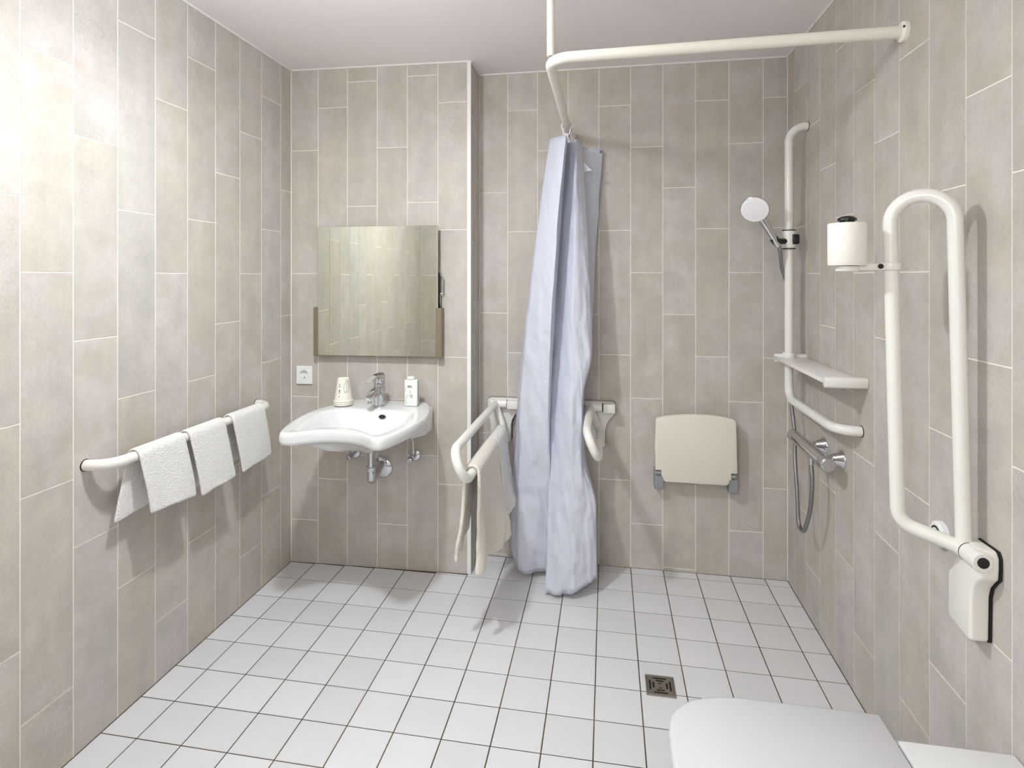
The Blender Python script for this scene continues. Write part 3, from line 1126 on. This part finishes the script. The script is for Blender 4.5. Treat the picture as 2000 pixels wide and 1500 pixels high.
def curtain():
    t = thing('shower_curtain', 'bunched pale blue white shower curtain hanging from the rod', 'curtain', (-0.2, 2.6, 0.03))
    top = [(-0.255, 2.68), (-0.252, 2.52), (-0.177, 2.455), (-0.180, 2.60), (-0.138, 2.54), (-0.116, 2.62), (-0.11, 2.70), (-0.019, 2.755)]
    mid = [(-0.372, 2.68), (-0.354, 2.56), (-0.238, 2.475), (-0.232, 2.62), (-0.150, 2.52), (-0.077, 2.57), (-0.086, 2.69), (-0.064, 2.752)]
    bot = [(-0.460, 2.70), (-0.405, 2.60), (-0.262, 2.63), (-0.270, 2.49), (-0.150, 2.465), (-0.047, 2.52), (-0.066, 2.66), (-0.092, 2.735)]
    hem = [0.085, 0.030, 0.030, 0.012, 0.030, 0.078, 0.08, 0.12]
    ztop = 2.035

    def dense(pts):
        cr = spline([(a, b, 0) for a, b in pts], 14)
        ln = []
        for (a0, b0), (a1, b1) in zip(pts, pts[1:]):
            ln += [Vector((a0 + (a1 - a0) * k / 14, b0 + (b1 - b0) * k / 14, 0)) for k in range(14)]
        ln.append(Vector((*pts[-1], 0)))
        return [c * 0.4 + q * 0.6 for c, q in zip(cr, ln)]
    T, M, B = dense(top), dense(mid), dense(bot)
    Hm = [p.x for p in spline([(h, 0, 0) for h in hem], 14)]
    rows = []
    NR = 90
    for j in range(NR + 1):
        v = j / NR
        row = []
        for i in range(len(T)):
            tm = 0.36
            l0 = (v - tm) * (v - 1) / (tm * 1.0)
            l1 = v * (v - 1) / (tm * (tm - 1))
            l2 = v * (v - tm) / (1 - tm)
            p = T[i] * l0 + M[i] * l1 + B[i] * l2
            z = ztop + (Hm[i] - ztop) * v
            amp = 0.004 + 0.007 * v
            s = i * 0.012
            dx = noise.noise(Vector((s * 9, z * 3.2, 1.3))) + 0.6 * noise.noise(Vector((s * 22, z * 8, 4.1)))
            dy = noise.noise(Vector((s * 8, z * 2.7, 7.7))) + 0.9 * noise.noise(Vector((s * 20 + z * 3, z * 9, 2.9)))
            dy += 0.7 * noise.noise(Vector((s * 46 + z * 11, z * 24 - s * 9, 5.5))) * (0.4 + 0.6 * v)
            x = p.x + dx * amp * 0.6
            if x > -0.112:                       # pressed aside by the lowered grab rail
                wgt = max(0.0, min(1.0, (0.36 - abs(z - 0.74)) / 0.25))
                wgt = wgt * wgt * (3 - 2 * wgt)
                x += (-0.112 + (x + 0.112) * 0.08 - x) * wgt
            row.append(Vector((x, min(p.y + dy * amp * 1.3, YB - 0.012), z)))
        rows.append(row)
    bm = sheet(rows)
    o = part('fabric', bm, 'curtain_vinyl', t, angle=80)
    solidify(o, 0.0009)
    e = part('eyelet', lathe([(0.003, 0), (0.0065, 0), (0.0065, 0.003), (0.003, 0.003), (0.003, 0)], (-0.031, 2.7515, 2.020), (0.15, -1, 0), 16), 'black_plastic', t)
    e['label'] = 'small black eyelet'
    bm = bmesh.new()
    v = [bm.verts.new(p) for p in ((-0.112, 2.635, 1.955), (-0.112, 2.637, 1.905), (-0.070, 2.625, 1.907))]
    bm.faces.new(v)
    part('care_tag', bm, 'curtain_vinyl', t, smooth=False)
    for y in (2.55, 2.63, 2.70):
        pts = [(-0.182 + 0.0225 * math.cos(a), y + 0.012 * math.sin(a * 0.5), 2.101 + 0.0245 * math.sin(a) - (0.018 if math.sin(a) < -0.6 else 0)) for a in [2 * math.pi * k / 20 for k in range(21)]]
        part('hook', tube(pts, 0.003, 8, False), 'plastic_white', t)
        part('hook_strap', box((-0.190, y - 0.002, 2.028), (-0.174, y + 0.002, 2.066), 0.001, 1), 'plastic_white', t)


curtain()


# ------------------------------------------------------------------ folded shower seat
def shower_seat():
    t = thing('folding_seat', 'cream folding shower seat folded up against the back wall', 'shower seat', (0.405, YB, 0.41))
    y1, y0 = YB - 0.046, YB - 0.074
    out = [(0.226, 0.745), (0.236, 0.752), (0.270, 0.760), (0.319, 0.767), (0.362, 0.771), (0.404, 0.773), (0.45, 0.773), (0.502, 0.770), (0.550, 0.763), (0.576, 0.757), (0.585, 0.748),
           (0.588, 0.66), (0.591, 0.508), (0.565, 0.508), (0.565, 0.476), (0.557, 0.476), (0.553, 0.458), (0.545, 0.453), (0.272, 0.453), (0.262, 0.459), (0.257, 0.476), (0.251, 0.478), (0.251, 0.506), (0.224, 0.506), (0.221, 0.62)]
    part('seat_panel', prism(out, y0, y1, 'xz', 0.004, 2), 'seat_cream', t)
    for s, xa, xb in ((-1, 0.221, 0.262), (1, 0.556, 0.597)):
        bm = bmesh.new()
        prof = [(YB - 0.001, 0.412), (YB - 0.058, 0.412), (YB - 0.062, 0.43), (YB - 0.062, 0.474), (YB - 0.044, 0.500), (YB - 0.001, 0.500)]
        merge(bm, prism(prof, xa, xb, 'yz', 0.002, 1))
        b = part('hinge_bracket', bm, 'hinge_grey', t, smooth=False)
        b['label'] = 'grey hinge bracket'
        part('hinge_pin', tube([(xa + 0.004, YB - 0.066, 0.492), (xb - 0.012, YB - 0.066, 0.492)], 0.008, 12), 'hinge_grey', b, holder=t)
    part('rear_frame', box((0.262, YB - 0.0455, 0.462), (0.556, YB - 0.022, 0.49), 0.003, 1), 'hinge_grey', t, smooth=False)


shower_seat()


# ------------------------------------------------------------------ shower rail, head, hose, mixer, shelf
RX, RY = 0.754, 2.522


def shower_rail():
    t = thing('shower_rail', 'white upright shower rail with angled lower bar on the right wall', 'shower rail', (XR, RY, 0.9))
    path = fillet([(XR - 0.001, RY, 2.046), (RX, RY, 2.046), (RX, RY, 0.905), (RX, 2.026, 0.905), (XR - 0.001, 2.020, 0.905)], [0.065, 0.055, 0.066], 10)
    part('tube', tube(path, 0.0168, 22), 'rail_white', t)
    for y, z in ((RY, 2.046), (2.020, 0.905)):
        part('wall_seal', lathe([(0, 0), (0.0188, 0), (0.0188, 0.0015), (0, 0.0015)], (XR - 0.0002, y, z), (-1, 0, 0), 24), 'dark_gap', t)


shower_rail()


def shower_head():
    zc = 1.572
    t = thing('hand_shower', 'white and chrome hand shower in its holder on the shower rail', 'shower head', (RX, RY, zc))
    s = part('slider', lathe([(0.0172, -0.036), (0.026, -0.036), (0.0265, -0.034), (0.0265, 0.034), (0.026, 0.036), (0.0172, 0.036)], (RX, RY, zc), (0, 0, 1), 28), 'rail_white', t)
    for z in (-0.0405, 0.0365):
        part('slider_ring', lathe([(0.0172, 0), (0.027, 0), (0.027, 0.004), (0.0172, 0.004), (0.0172, 0)], (RX, RY, zc + z), (0, 0, 1), 28), 'black_plastic', s, holder=t)
    part('slider_button', box((RX + 0.006, RY - 0.031, zc - 0.021), (RX + 0.034, RY + 0.012, zc + 0.021), 0.006, 3), 'black_plastic', s, holder=t)
    part('holder_cone', lathe([(0.010, 0), (0.015, 0.0), (0.017, 0.012), (0.017, 0.034), (0.010, 0.034)], (RX - 0.052, RY - 0.036, zc - 0.022), (-0.42, -0.1, 0.55), 20), 'black_plastic', s, holder=t)
    part('holder_stub', tube([(RX - 0.018, RY - 0.012, zc - 0.008), (RX - 0.055, RY - 0.036, zc - 0.008)], 0.012, 14), 'black_plastic', s, holder=t)
    a = Vector((RX - 0.052, RY - 0.040, zc - 0.030))
    n = Vector((-0.30, -0.80, -0.50)).normalized()
    hc = Vector((0.600, 2.446, 1.694))
    b = hc + (a - hc).normalized() * 0.050 - n * 0.016
    part('handle', tube([a, a.lerp(b, 0.3), a.lerp(b, 0.7), b, b + (hc - n * 0.018 - b) * 0.5], [0.0125, 0.0145, 0.0175, 0.0195, 0.017], 20), 'chrome', t)
    hd = part('head', lathe([(0, -0.026), (0.022, -0.024), (0.045, -0.010), (0.0565, -0.003), (0.0575, 0.003), (0.054, 0.006)], hc, n, 40), 'chrome', t)
    part('spray_face', lathe([(0.0545, 0.0045), (0.0535, 0.008), (0.048, 0.0095), (0.0, 0.0105)], hc, n, 40), 'shower_face', t)
    # nozzles in rings on the spray face
    bm = bmesh.new()
    u = n.cross(Vector((0, 0, 1))).normalized()
    v = n.cross(u)
    for r, cnt in ((0.008, 6), (0.018, 12), (0.028, 18), (0.038, 24)):
        for k in range(cnt):
            q = 2 * math.pi * k / cnt
            add_lathe(bm, [(0.0013, 0.0), (0.001, 0.0022), (0, 0.0022)], hc + n * (0.0098 - r * 0.008) + (u * math.cos(q) + v * math.sin(q)) * r, n, 6)
    o = part('nozzles', bm, 'grey_mark', t)
    o['kind'] = 'stuff'
    return a


HA = shower_head()


def mixer():
    mx, z = 0.758, 0.762
    t = thing('shower_mixer', 'chrome thermostatic shower mixer on the right wall', 'mixer tap', (XR, 2.27, z))
    bm = bmesh.new()
    add_lathe(bm, [(0, 0), (0.020, 0), (0.0235, 0.003), (0.0235, 0.300), (0.020, 0.303), (0, 0.303)], (mx, 2.135, z), (0, 1, 0), 28)
    part('body', bm, 'chrome', t)
    part('temperature_knob', lathe([(0, 0), (0.021, 0.0), (0.0245, 0.004), (0.0245, 0.046), (0.0235, 0.048), (0, 0.048)], (mx, 2.100, z), (0, 1, 0), 20), 'chrome', t)
    part('flow_knob', lathe([(0, 0), (0.0235, 0.0), (0.0245, 0.003), (0.0245, 0.042), (0.021, 0.048), (0, 0.048)], (mx, 2.438, z), (0, 1, 0), 20), 'chrome', t)
    for y in (2.178, 2.343):
        part('inlet', tube([(XR - 0.004, y, z), (mx, y, z)], 0.013, 20), 'chrome', t)
        part('rosette', lathe([(0, 0.034), (0.015, 0.034), (0.018, 0.030), (0.024, 0.012), (0.033, 0.003), (0.034, 0.0), (0, 0.0)], (XR - 0.0004, y, z), (-1, 0, 0), 32), 'chrome', t)
    part('hose_outlet', tube([(mx - 0.004, 2.262, z - 0.015), (mx - 0.004, 2.262, z - 0.050)], 0.0105, 16), 'chrome', t)
    h = tube(spline([(mx - 0.004, 2.262, z - 0.046), (mx - 0.004, 2.250, 0.65), (mx - 0.006, 2.262, 0.55), (mx - 0.008, 2.312, 0.45), (mx - 0.008, 2.356, 0.424), (mx - 0.008, 2.390, 0.450), (mx - 0.006, 2.412, 0.55), (mx - 0.002, 2.450, 0.67),
                     (0.772, 2.506, 0.76), (0.770, 2.535, 0.86), (0.766, 2.553, 0.98), (0.766, 2.557, 1.20), (0.760, 2.555, 1.36), (0.728, 2.525, 1.45), (HA.x + 0.010, HA.y + 0.008, HA.z - 0.03), (HA.x, HA.y, HA.z + 0.004)], 10), 0.0078, 12)
    o = tag(new_obj('shower_hose', h, 'hose_metal', None, True), 'grey metal shower hose looping down from the mixer to the hand shower', 'hose')
    o.data.transform(Matrix.Translation((-mx, -2.36, -0.42)))
    o.location = (mx, 2.36, 0.42)


mixer()


def shelf():
    t = thing('shower_shelf', 'white plastic shower shelf between the shower rail and the right wall', 'shelf', (XR, 2.2, 1.07))
    x0 = 0.700
    part('plate', box((x0 + 0.006, 1.985, 1.071), (XR - 0.004, 2.545, 1.077), 0.002, 2), 'shelf_plate', t)
    out = [(1.968, 1.058), (1.976, 1.053), (1.990, 1.056), (1.994, 1.066), (1.994, 1.084), (1.982, 1.090), (1.970, 1.087), (1.965, 1.075)]
    part('end_profile', prism(out, x0, XR - 0.0005, 'yz', 0.002, 2), 'rail_white', t)
    part('end_profile', prism([(a + 0.56, b) for a, b in out], x0 + 0.002, XR - 0.0005, 'yz', 0.002, 2), 'rail_white', t)
    part('front_lip', box((x0, 1.990, 1.066), (x0 + 0.007, 2.545, 1.081), 0.002, 2), 'rail_white', t)
    part('rail_clip', lathe([(0.0172, -0.014), (0.024, -0.014), (0.025, -0.012), (0.025, 0.012), (0.024, 0.014), (0.0172, 0.014)], (RX, RY, 1.083), (0, 0, 1), 24), 'rail_white', t)


shelf()


# ------------------------------------------------------------------ floor drain
def drain():
    cx, cy = 0.181, 1.997
    t = thing('floor_drain', 'square steel floor drain with slotted grate in front of the toilet', 'drain', (cx, cy, 0.0))
    a = 0.049
    bm = bmesh.new()
    for lo, hi in (((-a, -a), (a, -a + 0.006)), ((-a, a - 0.006), (a, a)), ((-a, -a + 0.006), (-a + 0.006, a - 0.006)), ((a - 0.006, -a + 0.006), (a, a - 0.006))):
        add_box(bm, (lo[0], lo[1], 0.0004), (hi[0], hi[1], 0.0042), 0.0006, 1)
    new_obj('frame', bm, 'steel', t)
    new_obj('sump', box((-a + 0.005, -a + 0.005, 0.0003), (a - 0.005, a - 0.005, 0.0009)), 'dark_gap', t)
    slots = []
    for r, L, w in ((0.034, 0.023, 0.0033), (0.0225, 0.0135, 0.0033)):
        slots += [(-L, r - w, L, r + w), (-L, -r - w, L, -r + w), (r - w, -L, r + w, L), (-r - w, -L, -r + w, L)]
    slots += [(-0.0055, 0.0095, 0.0055, 0.0135), (-0.0055, -0.0135, 0.0055, -0.0095)]
    xs = sorted({-0.0425, 0.0425, *[s[0] for s in slots], *[s[2] for s in slots]})
    ys = sorted({-0.0425, 0.0425, *[s[1] for s in slots], *[s[3] for s in slots]})
    bm = bmesh.new()
    V = {(i, j): bm.verts.new((x, y, 0.0034)) for i, x in enumerate(xs) for j, y in enumerate(ys)}
    for i in range(len(xs) - 1):
        for j in range(len(ys) - 1):
            mx, my = (xs[i] + xs[i + 1]) / 2, (ys[j] + ys[j + 1]) / 2
            if not any(s[0] < mx < s[2] and s[1] < my < s[3] for s in slots):
                bm.faces.new((V[i, j], V[i + 1, j], V[i + 1, j + 1], V[i, j + 1]))
    bmesh.ops.delete(bm, geom=[v for v in bm.verts if not v.link_faces], context='VERTS')
    o = new_obj('grate', bm, 'steel', t)
    solidify(o, 0.0018, -1.0)
    o['label'] = 'slotted steel grate'


drain()


# ------------------------------------------------------------------ toilet
def toilet():
    t = thing('toilet', 'white wall-hung toilet with closed lid in the lower right corner', 'toilet', (XR, 1.19, 0.0))
    cy = 1.19

    def dshape(x0, x1, hw, r, inset=0.0):
        hw -= inset
        pts = [(x1, cy - hw), (x1, cy + hw)]
        n = 14
        a = []
        for k in range(n + 1):
            q = math.pi / 2 * k / n
            # superellipse corner gives the blunt rounded front
            ex = math.sin(q) ** 0.62
            ey = math.cos(q) ** 0.62
            a.append((x0 + inset + r * (1 - ex) * 1.0, cy + hw * ey) if False else (x0 + inset + r - r * math.sin(q) ** 0.9, cy + hw * math.cos(q) ** 0.55))
        return pts + a + [(x, 2 * cy - y) for x, y in a[::-1][1:]]

    def stack(levels):
        bm = bmesh.new()
        R = [[bm.verts.new((x, y, z)) for x, y in outl] for outl, z in levels]
        m = len(R[0])
        for a, b in zip(R, R[1:]):
            for k in range(m):
                bm.faces.new((a[k], a[(k + 1) % m], b[(k + 1) % m], b[k]))
        bm.faces.new(R[0][::-1])
        bm.faces.new(R[-1])
        bmesh.ops.remove_doubles(bm, verts=bm.verts[:], dist=1e-5)
        return bm
    part('lid', stack([(dshape(0.130, 0.600, 0.186, 0.19, 0.006), 0.414), (dshape(0.130, 0.600, 0.186, 0.19), 0.420), (dshape(0.130, 0.600, 0.186, 0.19), 0.432), (dshape(0.130, 0.5985, 0.186, 0.19, 0.0025), 0.4375), (dshape(0.130, 0.596, 0.186, 0.19, 0.008), 0.440)]), 'lid_white', t, angle=60)
    part('seat', stack([(dshape(0.136, 0.600, 0.182, 0.19, 0.004), 0.394), (dshape(0.136, 0.600, 0.182, 0.19), 0.398), (dshape(0.136, 0.600, 0.182, 0.19), 0.410), (dshape(0.136, 0.600, 0.182, 0.19, 0.004), 0.413)]), 'lid_white', t, angle=60)
    part('bowl', stack([(dshape(0.36, XR - 0.001, 0.095, 0.12), 0.09), (dshape(0.30, XR - 0.001, 0.12, 0.14), 0.14), (dshape(0.21, XR - 0.001, 0.15, 0.17), 0.25), (dshape(0.155, XR - 0.001, 0.172, 0.19), 0.34), (dshape(0.145, XR - 0.001, 0.176, 0.19), 0.38), (dshape(0.149, XR - 0.001, 0.174, 0.19), 0.392)]), 'ceramic', t, angle=60)
    part('rear_deck', box((0.607, cy - 0.122, 0.380), (XR - 0.001, cy + 0.122, 0.434), 0.006, 3), 'ceramic', t)
    part('lid_hinge', tube([(0.604, cy - 0.10, 0.410), (0.604, cy + 0.10, 0.410)], 0.007, 12), 'hinge_grey', t)


toilet()
